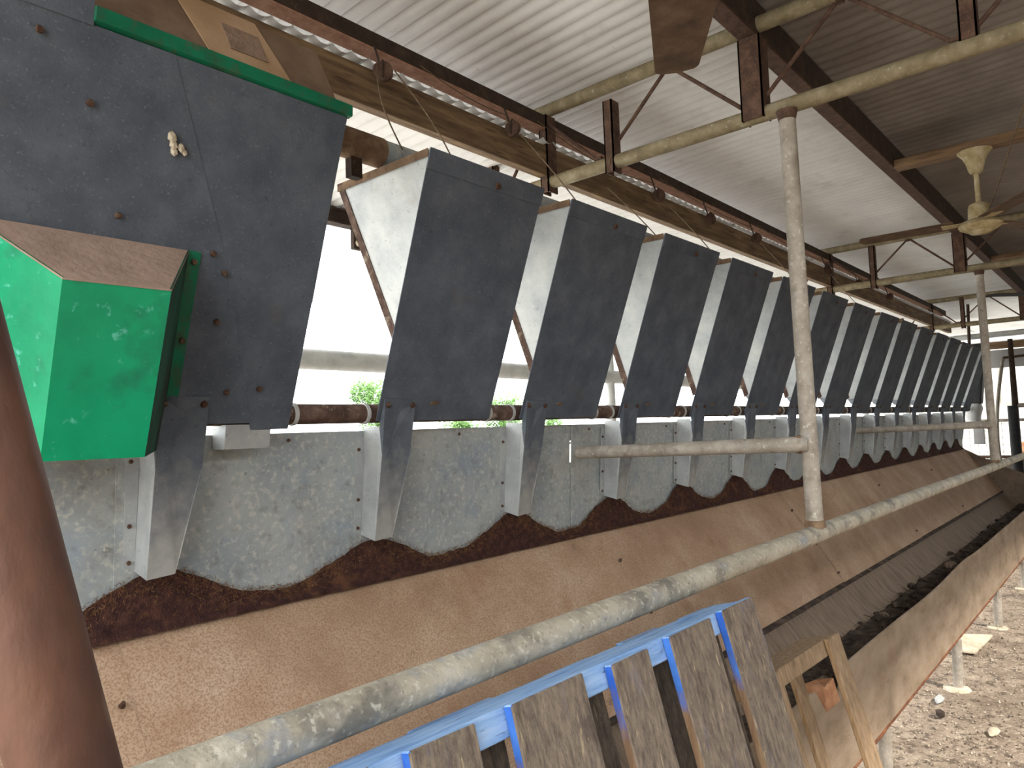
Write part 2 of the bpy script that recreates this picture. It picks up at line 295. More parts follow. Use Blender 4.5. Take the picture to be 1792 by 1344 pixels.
# ------------------------------------------------------------------ trusses
def truss(x, label, stub_top):
    t = thing('roof_truss', (x, 2.3, 1.115), label, 'truss', 'pipe trusses across the shed'); o = (x, 2.3, 1.115)
    def P(name, mb, mat, par=t, **k): return mb.build(name, mat, par, o=o, **k)
    P('bottom_chord', MB().tube([(x, 2.30, 1.15), (x, -1.6, 1.15)], .03, 14), 'truss_pipe', smooth=True)
    P('top_chord', MB().tube([(x, 2.42, 1.495), (x, -1.6, 1.50)], .03, 14), 'truss_pipe', smooth=True)
    def upright(y, z0, z1, wd, dp, nm='upright'):
        m = MB(); m.box((x - dp / 2, y - wd / 2, z0), (x - dp / 2 + .006, y + wd / 2, z1)); m.box((x - dp / 2, y - wd / 2, z0), (x + dp / 2, y - wd / 2 + .006, z1))
        m.box((x - dp / 2, y + wd / 2 - .006, z0), (x + dp / 2, y + wd / 2, z1)); P(nm, m, 'rust')
    upright(2.37, 1.16, 1.47, .05, .05); upright(2.015, 1.1, 1.465, .045, .07)
    upright(1.66, 1.10, stub_top, .045, .06); upright(1.02, 1.13, 1.445, .085, .075)
    upright(.33, 1.17, 1.47, .05, .05)
    ys = [2.30, 2.06, 1.72, 1.38, 1.04, .70, .36, .02, -.32, -.66, -1.0]
    for k in range(len(ys) - 1):
        za, zb = (1.185, 1.465) if k % 2 == 0 else (1.465, 1.185)
        a = Vector((x + .012 * (-1) ** k, ys[k] - .02, za)); b = Vector((x + .012 * (-1) ** k, ys[k + 1] + .02, zb))
        P('web_rod', MB().tube([a + Vector((0, .03, 0)), a, b, b + Vector((0, -.03, 0))], .008, 8), 'rust', smooth=True)
    for y in (1.655, 2.0):
        P('wire_wrap', MB().tube([(x + .034 * math.cos(a), y + .004 * math.sin(a * 2), 1.15 + .034 * math.sin(a)) for a in [i * math.pi / 8 for i in range(17)]], .003, 6, False), 'rope')
    return t
truss(2.62, 'rusty pipe truss with a short cut-off stub on its lower chord', 1.42)
truss(6.65, 'rusty pipe truss meeting the second pipe post', 1.47)
truss(10.7, 'rusty pipe truss above the farthest hoppers', 1.50)

# ------------------------------------------------------------------ welded rail, posts and arms
fr = thing('pipe_rail_frame', (-1.2, .9, -.43), 'long pale pipe rail with welded posts and arms in front of the trough', 'rail'); fo = (-1.2, .9, -.43)
pts = [(x, .9, -.40 - .0009 * max(0, x - 3) ** 1.6 * (1 if x < 9 else 1)) for x in [-1.2 + .4 * i for i in range(34)]]
fr_r = MB().tube(pts, .0305, 20).build('rail', 'rail_pipe', fr, o=fo, smooth=True)
for x, zt, ys in ((2.62, -.37, 1.9), (6.67, -.375, 1.9)):
    zb = -.40 - .0009 * max(0, x - 3) ** 1.6 + .02
    p = MB().tube([(x, .9, zb), (x - .02, .9, 1.125)], [.029, .029], 18).build('post', 'pipe_pale', fr, o=fo, smooth=True)
    MB().tube([(x, .9, zb + .005), (x, .9, zb + .022), (x, .9, zb + .03)], [.036, .034, .029], 18).build('weld', 'tube_dust', p, o=fo, smooth=True)
    MB().tube([(x - .02, .9, 1.09), (x - .02, .9, 1.125)], [.03, .038], 18).build('weld', 'rust', p, o=fo, smooth=True)
    a = MB().tube([(x - .02, .9, -.084), (x - .04, .97, -.084), (x - .06, ys - .03, -.104)], [.029, .028, .026], 16).build('arm', 'pipe_pale', fr, o=fo, smooth=True)
    MB().tube([(x - .02, .925, -.084), (x - .03, .945, -.084)], [.034, .029], 16).build('weld', 'tube_dust', a, o=fo, smooth=True)

# ------------------------------------------------------------------ feed trough
tr = thing('feed_trough', (-1.2, .9, -1.3), 'long rusty steel feed trough with tall galvanised back sheet', 'trough'); to = (-1.2, .9, -1.3)
TX0, TX1 = -1.2, 11.6
seams = [-1.4, .69, 2.56, 4.65, 6.74, 8.83, 10.2, TX1]
BZ, BY, TZ, TY = -.458, 1.93, .02, 1.902
for k in range(len(seams) - 1):
    a, b = max(seams[k], TX0), seams[k + 1]; e = .004 * (k % 2); lap = .02
    if abs(b - 2.56) < .01:      # the sheets stop short here and leave a slot where the first arm ends
        lap = -.016
        for z0, z1 in ((BZ, -.145), (-.05, TZ)):
            y0_, y1_ = lerp(BY, TY, (z0 - BZ) / (TZ - BZ)) + .004, lerp(BY, TY, (z1 - BZ) / (TZ - BZ)) + .004
            MB().hexa([(b - .05, y0_, z0), (b + .03, y0_, z0), (b + .03, y0_ + .003, z0), (b - .05, y0_ + .003, z0), (b - .05, y1_, z1), (b + .03, y1_, z1), (b + .03, y1_ + .003, z1), (b - .05, y1_ + .003, z1)]).build('joint_cover', 'galv_sheet', tr, o=to)
    s_ = MB().hexa([(a, BY - e, BZ), (b + lap, BY - e, BZ), (b + lap, BY + .003 - e, BZ), (a, BY + .003 - e, BZ), (a, TY - e, TZ), (b + lap, TY - e, TZ), (b + lap, TY + .003 - e, TZ), (a, TY + .003 - e, TZ)]).build('back_sheet', 'galv_sheet', tr, o=to)
    for z in (-.42, -.25, -.06):
        yy = lerp(BY, TY, (z - BZ) / (TZ - BZ)) - .006
        MB().tube([(b - .02, yy, z), (b - .02, yy - .005, z)], [.006, .004], 8).build('rivet', 'bolt_bright', s_, o=to)
    for i in range(int((b - a) / .35)):
        x = a + .12 + i * .35
        MB().tube([(x, TY - .008, TZ - .022), (x, TY - .013, TZ - .022)], [.006, .004], 8).build('rivet', 'bolt', s_, o=to)
CY, CZ = 1.512, -1.045
bs = [-1.4, .70, 2.79, 4.88, 6.97, 9.06, TX1]
for k in range(len(bs) - 1):
    a, b = max(bs[k], TX0), bs[k + 1]; e = .0025 * (k % 2)
    rows = []
    for i in range(9):
        t = i / 8; sag = .012 * math.sin(math.pi * t)
        rows.append([(a, lerp(BY, CY, t) - sag - e, lerp(BZ, CZ, t) + e), (b + .05, lerp(BY, CY, t) - sag - e, lerp(BZ, CZ, t) + e)])
    s_ = MB().grid(rows).build('sloping_panel', 'trough_brown', tr, o=to, smooth=True, fix=False)
    for t in (.25, .6, .9):
        y, z = lerp(BY, CY, t), lerp(BZ, CZ, t)
        MB().tube([(b - .03, y - .012, z + .008), (b - .03, y - .022, z + .018)], [.008, .005], 8).build('rivet', 'bolt', s_, o=to)
# dark joint, curved pan and front wall
MB().hexa([(TX0, CY - .012, CZ - .012), (TX1, CY - .012, CZ - .012), (TX1, CY + .01, CZ - .012), (TX0, CY + .01, CZ - .012),
           (TX0, CY - .03, CZ + .002), (TX1, CY - .03, CZ + .002), (TX1, CY + .012, CZ + .012), (TX0, CY + .012, CZ + .012)]).build('joint_strip', 'litter', tr, o=to)
prof = [(CY + .02, CZ + .012), (CY - .008, CZ - .022), (1.462, -1.115), (1.40, -1.185), (1.32, -1.24), (1.22, -1.27), (1.10, -1.28), (.99, -1.275), (.905, -1.26)]
for k in range(6):
    a, b = lerp(TX0, TX1, k / 6), lerp(TX0, TX1, (k + 1) / 6)
    MB().grid([[(a, y, z), ((a + b) / 2, y, z - .003), (b + .004, y, z)] for y, z in prof]).build('pan', 'pan_brown', tr, o=to, smooth=True, fix=False)
def lipz(x): return -.912 + .012 * math.exp(-((x - 5.2) / .35) ** 2) - .008 * math.exp(-((x - 4.3) / .5) ** 2) + .006 * noise.noise(Vector((x * 1.1, 0, 0))) - .10 * math.exp(-((x - 2.68) / .12) ** 4)
fx = sorted([lerp(TX0, TX1, i / 90) for i in range(91)] + [2.45 + .04 * i for i in range(13)])
def fy(t, x): return .9 - .016 * (1 - t) + .010 * math.sin(math.pi * t) * noise.noise(Vector((x * .8, 3, 0)))
fw = MB(); NR = 8
fw.grid([[(x, fy(j / NR, x), lerp(-1.268, lipz(x), j / NR)) for j in range(NR + 1)] + [(x, fy(1, x) + .006, lipz(x) + .003), (x, fy(1, x) + .012, lipz(x)), (x, .912, -1.255)] for x in fx])
fwo = fw.build('front_wall', 'front_wall', tr, o=to, smooth=True, fix=False)
MB().tube([(x, .893 + .004 * noise.noise(Vector((x * 3, 1, 0))), -1.268) for x in fx], .012, 8).build('bottom_lip', 'rust_edge', fwo, o=to, smooth=True)
for yy, xx in ((TX0, 0), (TX1, 1)):
    MB().plate([(yy, 1.93, BZ), (yy, CY, CZ)] + [(yy, a, b) for a, b in prof] + [(yy, .905, -.93), (yy, 1.5, -.7)], (.004, 0, 0)).build('end_plate', 'pan_brown', tr, o=to)
for i, x in enumerate([.28 + 1.504 * k for k in range(8)]):
    lg = MB().tube([(x - .02, .895, -1.27), (x, .908, -H - .015)], .026, 14).build('leg', 'pipe_pale', tr, o=to, smooth=True)
    m = MB(); m.lathe([(.075, 0), (.068, .012), (.03, .018)], (x, .915, -H - .008), 9); m.build('foot', 'pale_stone', lg, o=to)
    lg = MB().tube([(x, 1.42, -1.19), (x, 1.45, -H - .015)], .026, 12).build('leg', 'pipe_pale', tr, o=to, smooth=True)

# slot behind each arm end
# ------------------------------------------------------------------ fibrous rust-brown grime along the fold
def gtop(x):
    c = .5 + .5 * math.cos(2 * math.pi * (x - .79) / .69)
    return -.432 + .112 * c ** 1.35 + .012 * noise.noise(Vector((x * 9, 0, 0))) + .02 * noise.noise(Vector((x * 2.3, 8, 0))) + .01 * min(1, max(0, (x - 3) / 4))
def sy(z): return lerp(BY, TY, (z - BZ) / (TZ - BZ))
rows = []
gx = [lerp(-.2, 11.5, i / 1100) for i in range(1101)]
for x in gx:
    r = []; zt = gtop(x)
    for j in range(7):
        t = j / 6; z = lerp(BZ - .012, zt, t)
        bulge = (.010 + .012 * math.sin(math.pi * min(1, t + .15))) * (1 - .85 * t) + .006 * noise.noise(Vector((x * 25, z * 25, 2)))
        r.append((x, (sy(z) if z > BZ else BY - .012) - .008 - max(.0, bulge), z + (.006 * noise.noise(Vector((x * 40, t, 0))) if j else 0)))
    rows.append(r)
g = MB().grid(rows).build('grime_band', 'grime', tr, o=to, smooth=True, fix=False); g['kind'] = 'stuff'
hv, hf = [], []
for i in range(9000):
    x = random.uniform(.4, 4.5) if i < 6500 else random.uniform(4.5, 11.4); zt = gtop(x); t = random.random() ** .5
    z = lerp(BZ, zt + .012, t); y = sy(z) - .012 - .014 * (1 - t)
    a = random.uniform(0, 6.28); L_ = random.uniform(.006, .02); d = Vector((math.cos(a), -abs(random.gauss(.3, .3)), math.sin(a))).normalized() * L_
    p = Vector((x, y, z)); s_ = Vector((-d.z, 0, d.x)).normalized() * .0007; n = len(hv); hv += [p - s_, p + s_, p + d]; hf.append((n, n + 1, n + 2))
m = MB(); m.add(hv, hf); g = m.build('grime_fibre', 'grime_tip', tr, o=to, fix=False); g['kind'] = 'stuff'

# ------------------------------------------------------------------ feed hoppers
FT, FB = Vector((0, 1.52, .84)), Vector((0, 1.812, .048))      # top and bottom of the sloping front panel
def fp(z, off=0):               # point (y, z) on the front plane, pushed toward the camera by off
    t = (.84 - z) / (.84 - .048); n = Vector((0, -.939, -.345))
    p = FT.lerp(FB, t) + n * off; return p.y, p.z
def P3(x, z, off=0): y, z2 = fp(z, off); return (x, y, z2)
NF = Vector((0, .939, .345))
def bolt(par, o, x, z, off, mat='bolt', r=.009):
    y, zz = fp(z, off)
    return MB().tube([(x, y, zz), Vector((x, y, zz)) - NF * .007], [r, r * .75], 8).build('bolt', mat, par, o=o)
def bracket(par, o, xl):
    # front strip, side web and wall flange of one folded bracket
    fl = [(xl + .018, *fp(.118, .004)), (xl + .148, *fp(.118, .004)), (xl + .147, *fp(.045, .004)), (xl + .136, 1.806, -.06), (xl + .082, 1.843, -.323), (xl + .014, 1.845, -.328), (xl + .02, 1.806, -.06), (xl + .018, *fp(.045, .004))]
    b = MB().plate(fl, (0, .003, .001)).build('bracket', 'bracket_front', par, o=o)
    wb = [(xl + .018, 1.815, .03), (xl + .02, 1.808, -.06), (xl + .014, 1.847, -.328), (xl + .013, 1.918, -.312), (xl + .02, 1.90, -.06), (xl + .018, 1.895, .035)]
    MB().plate(wb, (.003, 0, 0)).build('web', 'galv', b, o=o)
    fl2 = [(xl - .012, 1.899, .0), (xl + .02, 1.899, .0), (xl + .013, 1.9175, -.306), (xl - .014, 1.9175, -.303)]
    fo_ = MB().plate(fl2, (0, -.003, 0)).build('flange', 'galv', b, o=o)
    for z in (-.04, -.2, -.29):
        MB().tube([(xl - .001, lerp(1.896, 1.914, -z / .3), z), (xl - .001, lerp(1.890, 1.908, -z / .3), z)], [.006, .004], 8).build('rivet', 'bolt', fo_, o=o)
    for x in (.032, .132):
        y, zz = fp(.1, .007); MB().tube([(xl + x, y, zz), Vector((xl + x, y, zz)) - NF * .007], [.010, .007], 8).build('bolt', 'bolt', b, o=o)
def hopper(name, xl, W, label, group=None, wide=False):
    o = (xl, 1.8, .05); h = thing(name, o, label, 'hopper', group)
    th = Vector((0, .003, .001))
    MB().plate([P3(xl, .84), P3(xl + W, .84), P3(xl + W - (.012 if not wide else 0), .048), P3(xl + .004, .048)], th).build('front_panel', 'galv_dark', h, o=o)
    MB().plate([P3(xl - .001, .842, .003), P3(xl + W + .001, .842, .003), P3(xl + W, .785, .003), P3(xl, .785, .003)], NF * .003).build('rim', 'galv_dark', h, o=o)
    dx = .22; zb = .17; fy_, fz_ = fp(zb, -.004)
    for sg, sx, bx_ in ((1, xl, xl + dx), (-1, xl + W - .003, xl + W - dx)):
        MB().add([(sx, *fp(.838, -.003)), (sx, 1.978, .842), (bx_, 1.89, zb), (bx_, fy_, fz_)] + [(sx + sg * .003, *fp(.838, -.003)), (sx + sg * .003, 1.978, .842), (bx_ + sg * .003, 1.89, zb), (bx_ + sg * .003, fy_, fz_)],
                 [(0, 1, 2), (0, 2, 3), (4, 6, 5), (4, 7, 6), (0, 1, 5, 4), (1, 2, 6, 5), (2, 3, 7, 6), (3, 0, 4, 7)]).build('side_panel', 'galv', h, o=o)
        if sg > 0:
            MB().plate([(sx - .003, 1.980, .846), (sx - .003, 1.952, .846), (bx_ - .003, 1.868, zb + .01), (bx_ - .003, 1.894, zb - .01)], (-.002, 0, 0)).build('edge_flange', 'pipe_grime', h, o=o)
    MB().plate([(xl, 1.98, .842), (xl + W, 1.98, .842), (xl + W - dx, 1.893, zb), (xl + dx, 1.893, zb)], (0, .003, .001)).build('rear_panel', 'galv', h, o=o)
    MB().hexa([(xl + dx, fp(zb - .06)[0] + .012, zb - .06), (xl + W - dx, fp(zb - .06)[0] + .012, zb - .06), (xl + W - dx, 1.86, zb - .045), (xl + dx, 1.86, zb - .045), (xl + dx, fy_ + .001, zb), (xl + W - dx, fy_ + .001, zb), (xl + W - dx, 1.89, zb), (xl + dx, 1.89, zb)]).build('outlet', 'galv_mid', h, o=o)
    MB().plate([(xl - .003, 1.53, .842), (xl - .003, 1.98, .848), (xl - .003, 1.98, .822), (xl - .003, 1.53, .818)], (.002, 0, 0)).build('side_rim', 'tube_dust', h, o=o)
    bolt(h, o, xl + .30, .80, .006, r=.012)
    if not wide:
        MB().hexa([P3(xl + .215, .10, .001), P3(xl + .245, .10, .001), P3(xl + .245, .10, -.004), P3(xl + .215, .10, -.004), P3(xl + .215, .112, .012), P3(xl + .245, .112, .012), P3(xl + .245, .112, .006), P3(xl + .215, .112, .006)]).build('latch_tab', 'tube_dust', h, o=o)
    bracket(h, o, xl)
    return h
h1 = hopper('feed_hopper', 1.414, .53, 'grey galvanised wedge feed hopper beside the wide hopper with the green box', 'row of feed hoppers')
ORD = 'first second third fourth fifth sixth seventh eighth ninth tenth eleventh twelfth thirteenth fourteenth fifteenth'.split()
for k in range(1, 15):
    c = copy_tree(h1); c.location.x += .69 * k
    c.rotation_euler = (math.radians(random.uniform(-.3, .3)), 0, math.radians(random.uniform(-.3, .3)))
    c['label'] = ('grey galvanised wedge feed hopper, %s in the row from the wide hopper' % ORD[k]) if k < 14 else 'grey galvanised wedge feed hopper beside the black rubber chute'

# the wide near hopper
wo = (.724, 1.8, .05)
WX0, WX1 = -.55, 1.12
wh = thing('wide_feed_hopper', wo, 'wide dark galvanised feed hopper carrying the green box', 'hopper')
th = Vector((0, .003, .001))
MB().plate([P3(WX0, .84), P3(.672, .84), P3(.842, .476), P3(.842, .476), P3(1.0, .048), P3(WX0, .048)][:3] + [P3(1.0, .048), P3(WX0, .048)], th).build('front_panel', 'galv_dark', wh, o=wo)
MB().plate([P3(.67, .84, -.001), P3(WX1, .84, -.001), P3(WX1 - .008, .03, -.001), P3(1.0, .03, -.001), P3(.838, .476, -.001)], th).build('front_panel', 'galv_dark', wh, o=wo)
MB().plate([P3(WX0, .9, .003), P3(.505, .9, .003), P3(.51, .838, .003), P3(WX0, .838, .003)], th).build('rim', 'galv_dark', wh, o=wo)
MB().hexa([(.508, 1.509, .846), (1.13, 1.509, .842), (1.13, 1.53, .840), (.508, 1.53, .842), (.508, 1.501, .874), (1.125, 1.501, .868), (1.125, 1.52, .868), (.508, 1.52, .874)]).build('green_strip', 'green_rim', wh, o=wo, bevel=.003)
wj = fp(.37, -.004)
for sx in (WX0, WX1 - .004):
    MB().plate([(sx, *fp(.838, -.003)), (sx, 1.978, .842), (sx, *wj)], (.003, 0, 0)).build('side_panel', 'galv', wh, o=wo)
MB().plate([(WX0, 1.98, .842), (WX1, 1.98, .842), (WX1, wj[0] + .004, wj[1]), (WX0, wj[0] + .004, wj[1])], (0, .003, .001)).build('rear_panel', 'galv', wh, o=wo)
bracket(wh, wo, .724)
for x, z in ((.42, .80), (.52, .70), (.82, .455), (.855, .415), (.91, .13), (1.0, .14), (.20, .86), (.6, .50), (.855, .30), (.3, .7)): bolt(wh, wo, x, z, .004, r=.008)
MB().hexa([(.93, 1.83, -.02), (1.06, 1.83, -.02), (1.06, 1.895, -.02), (.93, 1.895, -.02), (.93, 1.82, .045), (1.06, 1.82, .045), (1.06, 1.895, .045), (.93, 1.895, .045)]).build('outlet_lip', 'galv', wh, o=wo)
# dusty board box standing on the green strip
bx = thing('board_box', (.51, 1.53, .86), 'dusty brown board box standing on the green strip of the wide hopper', 'box'); bo = (.51, 1.53, .86)
def slope(x, t, off=0): return (x, lerp(1.527, 1.607, t) - off, lerp(.87, 1.04, t))
def bpanel(xa, xb, sh, name, mat, off, t0=0, t1=1, par=bx):
    return MB().plate([slope(xa + sh * (1 - t0), t0, off), slope(xb + sh * (1 - t0), t0, off), slope(xb + sh * (1 - t1), t1, off), slope(xa + sh * (1 - t1), t1, off)], (0, .004, 0)).build(name, mat, par, o=bo)
bpanel(.49, 1.085, .01, 'front_board', 'card_dark', 0)
mid = bpanel(.70, .905, .06, 'middle_board', 'card_light', .005)
bpanel(.80, .895, .015, 'patch', 'card_patch', .008, .28, .72, mid)
for sx in (.49, 1.085):
    MB().plate([(sx + .005, 1.535, .885), (sx + .005, 1.95, .885), (sx, 1.90, 1.04), (sx, 1.611, 1.04)], (.004, 0, 0)).build('side_board', 'card_dark', bx, o=bo)
MB().plate([(.49, 1.95, .885), (1.09, 1.95, .885), (1.09, 1.90, 1.04), (.49, 1.90, 1.04)], (0, .004, 0)).build('back_board', 'card_dark', bx, o=bo)
# pressed fragments on the panel
ms = MB(); 
for dx, dz, r in ((0, 0, .016), (.004, -.014, .015), (.008, -.028, .013), (.022, -.016, .012), (.03, -.024, .01)):
    y, z = fp(.68 + dz, .006); ms.rock((.688 + dx, y, z), (r * .7, r * .5, r * .9), dx * 99)
tag(ms.build('mud_nest', 'pale_stone', o=(.69, 1.56, .68)), 'small tan mud wasp nest stuck on the dark hopper panel', 'nest')

# green box
go = (.55, 1.75, -.02)
gb = thing('green_box', go, 'bright green fibreglass box bolted to the wide hopper', 'box')
f_tl, f_tr, f_br, f_bl = Vector((.451, 1.499, .318)), Vector((.651, 1.497, .320)), Vector((.647, 1.625, -.026)), Vector((.451, 1.624, -.025))
b_tl, b_tr, b_br, b_bl = Vector((.34, 1.659, .452)), Vector((.763, 1.659, .452)), Vector((.76, 1.83, -.012)), Vector((.34, 1.83, -.012))
tk = Vector((0, .004, 0))
MB().plate([f_tl, f_tr, f_br, f_bl], (0, .004, .001)).build('front_face', 'green', gb, o=go)
MB().plate([b_tl, f_tl, f_bl, b_bl], (.004, 0, 0)).build('side_face', 'green', gb, o=go)
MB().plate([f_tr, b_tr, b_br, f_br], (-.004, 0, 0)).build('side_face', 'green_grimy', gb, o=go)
MB().plate([b_tl, b_tr, f_tr, f_tl], (0, 0, -.004)).build('top_face', 'dust', gb, o=go)
MB().plate([b_bl, b_br, f_br, f_bl], (0, 0, .004)).build('bottom_face', 'dust', gb, o=go)
fl_ = MB().plate([P3(.762, .455, .004), P3(.792, .452, .004), P3(.789, .03, .004), P3(.762, .03, .004)], th).build('mounting_flange', 'green_rim', gb, o=go)
MB().plate([P3(.31, .455, .004), P3(.342, .455, .004), P3(.342, .03, .004), P3(.31, .03, .004)], th).build('mounting_flange', 'green_rim', gb, o=go)
for z in (.43, .25, .06):
    y, zz = fp(z, .006); MB().tube([(.777, y, zz), Vector((.777, y, zz)) - NF * .007], [.008, .006], 8).build('bolt', 'bolt', fl_, o=go)

# ------------------------------------------------------------------ pipes behind and above the hoppers
hp = thing('hopper_pivot_pipe', (-.6, 1.85, .04), 'grimy dark pipe running behind the lower edges of the hoppers', 'pipe')
MB().tube([(-.6, 1.852, .073), (11.75, 1.852, .073)], .030, 16).build('pipe', 'pipe_grime', hp, o=(-.6, 1.85, .04), smooth=True)
for k in range(-1, 15):
    for x in ((1.414 + .69 * k - .014, 1.414 + .69 * k + .545) if k >= 0 else (1.145,)):
        MB().tube([(x - .006, 1.852, .073), (x + .006, 1.852, .073)], .0335, 16).build('clamp_ring', 'rail_grey', hp, o=(-.6, 1.85, .04), smooth=True)
at_ = thing('auger_tube', (-.6, 1.76, .86), 'dusty brown feed auger tube lying above the open hopper tops', 'tube')
for xa, xb in ((-.6, .484), (1.096, 1.42)): MB().tube([(xa, 1.765, .896), (xb, 1.765, .896)], .047, 20).build('tube_section', 'tube_dust', at_, o=(-.6, 1.76, .86), smooth=True)
MB().tube([(1.42, 1.765, .896), (11.7, 1.765, .896)], .044, 20).build('tube_section', 'galv_sheet', at_, o=(-.6, 1.76, .86), smooth=True)
for x in (1.3,): MB().box((x, 1.75, .79), (x + .04, 1.78, .87)).build('stand', 'rust_dark', at_, o=(-.6, 1.76, .86))

# ------------------------------------------------------------------ pulleys and ropes along the beam
NP = [0]
def pulley(x, z, ang, r=.036):
    o = (x, 1.955, z); NP[0] += 1; p = thing('pulley', o, 'small rusty pulley wheel, %s along the beam from the board box' % ORD[NP[0] - 1], 'pulley', 'pulleys along the timber beam')
    ax = Vector((math.cos(ang), math.sin(ang), 0)); c = Vector((x, 1.955, z)); wv = ax * .006
    MB().tube([c - wv * 1.6, c - wv, c - wv * .5, c + wv * .5, c + wv, c + wv * 1.6], [r, r, r * .82, r * .82, r, r], 18).build('wheel', 'rust', p, o=o, smooth=True)
    MB().tube([c + ax.cross(Vector((0, 0, 1))) * (r * .6 * math.cos(a)) * .0 + ax * (.016 * math.cos(a)) + Vector((0, 0, r * 1.15 * math.sin(a))) for a in [i * math.pi / 10 for i in range(-2, 13)]] + [Vector((x, 1.98, z + r + .02)), Vector((x, 2.0, 1.41))], .004, 6).build('hook', 'rust_dark', p, o=o)
for x, z, a in ((1.598, 1.297, .9), (2.30, 1.297, .15), (3.54, 1.285, .2), (4.18, 1.28, 1.2), (4.89, 1.285, .1), (6.40, 1.285, 1.2), (7.3, 1.285, .3), (8.4, 1.285, .2)): pulley(x, z, a)
NR_ = [0]
def rope(pts, r=.0026):
    NR_[0] += 1
    m = MB(); m.tube(pts, r, 6)
    tag(m.build('rope', 'rope', o=pts[-1], smooth=True), 'thin dusty rope hanging from beam to hopper, %s from the board box' % ORD[NR_[0] - 1], 'rope', 'ropes of the hopper row')
def hang(x, z, xe, sway):
    P = []
    for i in range(9):
        t = i / 8; P.append((lerp(x, xe, t) + sway * math.sin(math.pi * t), lerp(1.94, 1.70, t), lerp(z, .90, t)))
    rope(P)
hang(1.56, 1.30, 1.46, -.03); hang(1.64, 1.31, 1.70, .03); hang(2.33, 1.28, 2.45, .02); hang(3.0, 1.2, 3.06, .02); hang(3.56, 1.26, 3.7, .03); hang(4.9, 1.26, 5.0, .02); hang(6.4, 1.25, 6.36, -.02)
NS = [0]
def slack(x0, x1, sag):
    NS[0] += 1
    P = [(lerp(x0, x1, i / 12), 1.975, 1.40 - sag * math.sin(math.pi * i / 12) - .04 * (i / 12)) for i in range(13)]
    m = MB(); m.tube(P, .0024, 6)
    tag(m.build('slack_rope', 'rope', o=P[0], smooth=True), 'slack rope along the steel angle, %s from the board box' % ORD[NS[0] - 1], 'rope', 'ropes along the steel angle')
slack(1.80, 2.30, .02); slack(2.5, 3.54, .05); slack(3.6, 4.9, .02); slack(4.95, 6.4, .03)

# ------------------------------------------------------------------ ceiling fans
def blade_shape(L0, L1, w0, w1, n=8):
    pts = [(L0, -w0 / 2), (L1 - .03, -w1 / 2)] + [(L1 - .03 + .03 * math.sin(a), -w1 / 2 + .03 - .03 * math.cos(a)) for a in [i * math.pi / 2 / 4 for i in range(1, 5)]]
    pts += [(L1 + .006, 0)] + [(L1 - .03 + .03 * math.cos(a), w1 / 2 - .03 + .03 * math.sin(a)) for a in [i * math.pi / 2 / 4 for i in range(0, 5)]] + [(L0, w0 / 2)]
    return pts
def fan(x, y, zb, ztop, angs, label, body, blade, w0, w1, R, pitch):
    o = (x, y, zb); f = thing('ceiling_fan', o, label, 'fan', 'ceiling fans')
    MB().lathe([(.024, -.125), (.034, -.11), (.047, -.06), (.06, -.03), (.082, -.004), (.085, 0), (.078, 0)], (x, y, ztop), 20).build('canopy', body, f, o=o, smooth=True)
    MB().tube([(x, y, zb + .1), (x, y, ztop - .11)], .013, 10).build('rod', body, f, o=o, smooth=True)
    mo = MB().lathe([(.02, -.055), (.07, -.05), (.098, -.035), (.105, -.02), (.09, 0), (.055, .012), (.052, .075), (.045, .095), (.02, .105)], (x, y, zb), 24).build('motor', body, f, o=o, smooth=True)
    MB().lathe([(.02, -.07), (.05, -.064), (.062, -.052)], (x, y, zb), 20).build('cap', body, mo, o=o, smooth=True)
    for a in angs:
        q = Matrix.Rotation(a, 3, 'Z') @ Matrix.Rotation(pitch, 3, 'X')
        m = MB(); m.plate([Vector((x, y, zb)) + q @ Vector((u, v, 0)) for u, v in blade_shape(.12, R, w0, w1)], q @ Vector((0, 0, .004))); bl = m.build('blade', blade, f, o=o)
        m = MB(); m.plate([Vector((x, y, zb)) + q @ Vector((u, v, -.004)) for u, v in ((.06, -.02), (.18, -.03), (.18, .03), (.06, .02))], q @ Vector((0, 0, .004))); m.build('blade_arm', body, bl, o=o)
a0 = math.atan2(.52, .855)
fan(1.44, .68, 1.10, 1.435, [a0, a0 + 2.094, a0 + 4.189], 'rusty wide-bladed ceiling fan with the blade hanging before the roof sheets', 'fan_cream', 'fan_brown', .20, .135, .66, -.06)
fan(4.6, .60, 1.045, 1.435, [math.pi / 2 + .05, math.pi / 2 + 2.144, math.pi / 2 + 4.239], 'cream dusty ceiling fan with a flared canopy', 'fan_cream', 'fan_brown', .13, .12, .6, .1)
m = MB(); m.tube([(4.57, .56, 1.075), (4.3, .47, 1.15), (3.6, .23, 1.42), (3.5, .2, 1.55)], .004, 6)
tag(m.build('fan_cable', 'rope', o=(4.57, .56, 1.075), smooth=True), 'thin straight cable running from the cream fan up to the roof', 'cable')
fan(8.1, .55, 1.06, 1.435, [2.36, 2.36 + 2.094, 2.36 + 4.189], 'dark ceiling fan beyond the second pipe post', 'fan_cream', 'black', .13, .12, .62, .05)

# ------------------------------------------------------------------ leaning rusty pipe close to the wide hopper
rp = thing('leaning_pipe', (.44, .41, -H), 'thick red-brown rusty pipe leaning beside the green box', 'pipe')
def rpt(z): return (.143 - .197 * (z + .046), .602 + .126 * (z + .046), z)
MB().tube([rpt(z) for z in (-H - .01, -1.2, -.8, -.4, 0, .4, .8, 1.12)], .0325, 24).build('tube', 'rust_red', rp, o=(.44, .41, -H), smooth=True)
MB().tube([Vector(rpt(-.30)) + Vector((-.05, .012, 0)), Vector(rpt(-.45)) + Vector((-.03, .006, 0)), Vector(rpt(-.6))], .02, 12).build('side_stub', 'rust_red', rp, o=(.44, .41, -H), smooth=True)

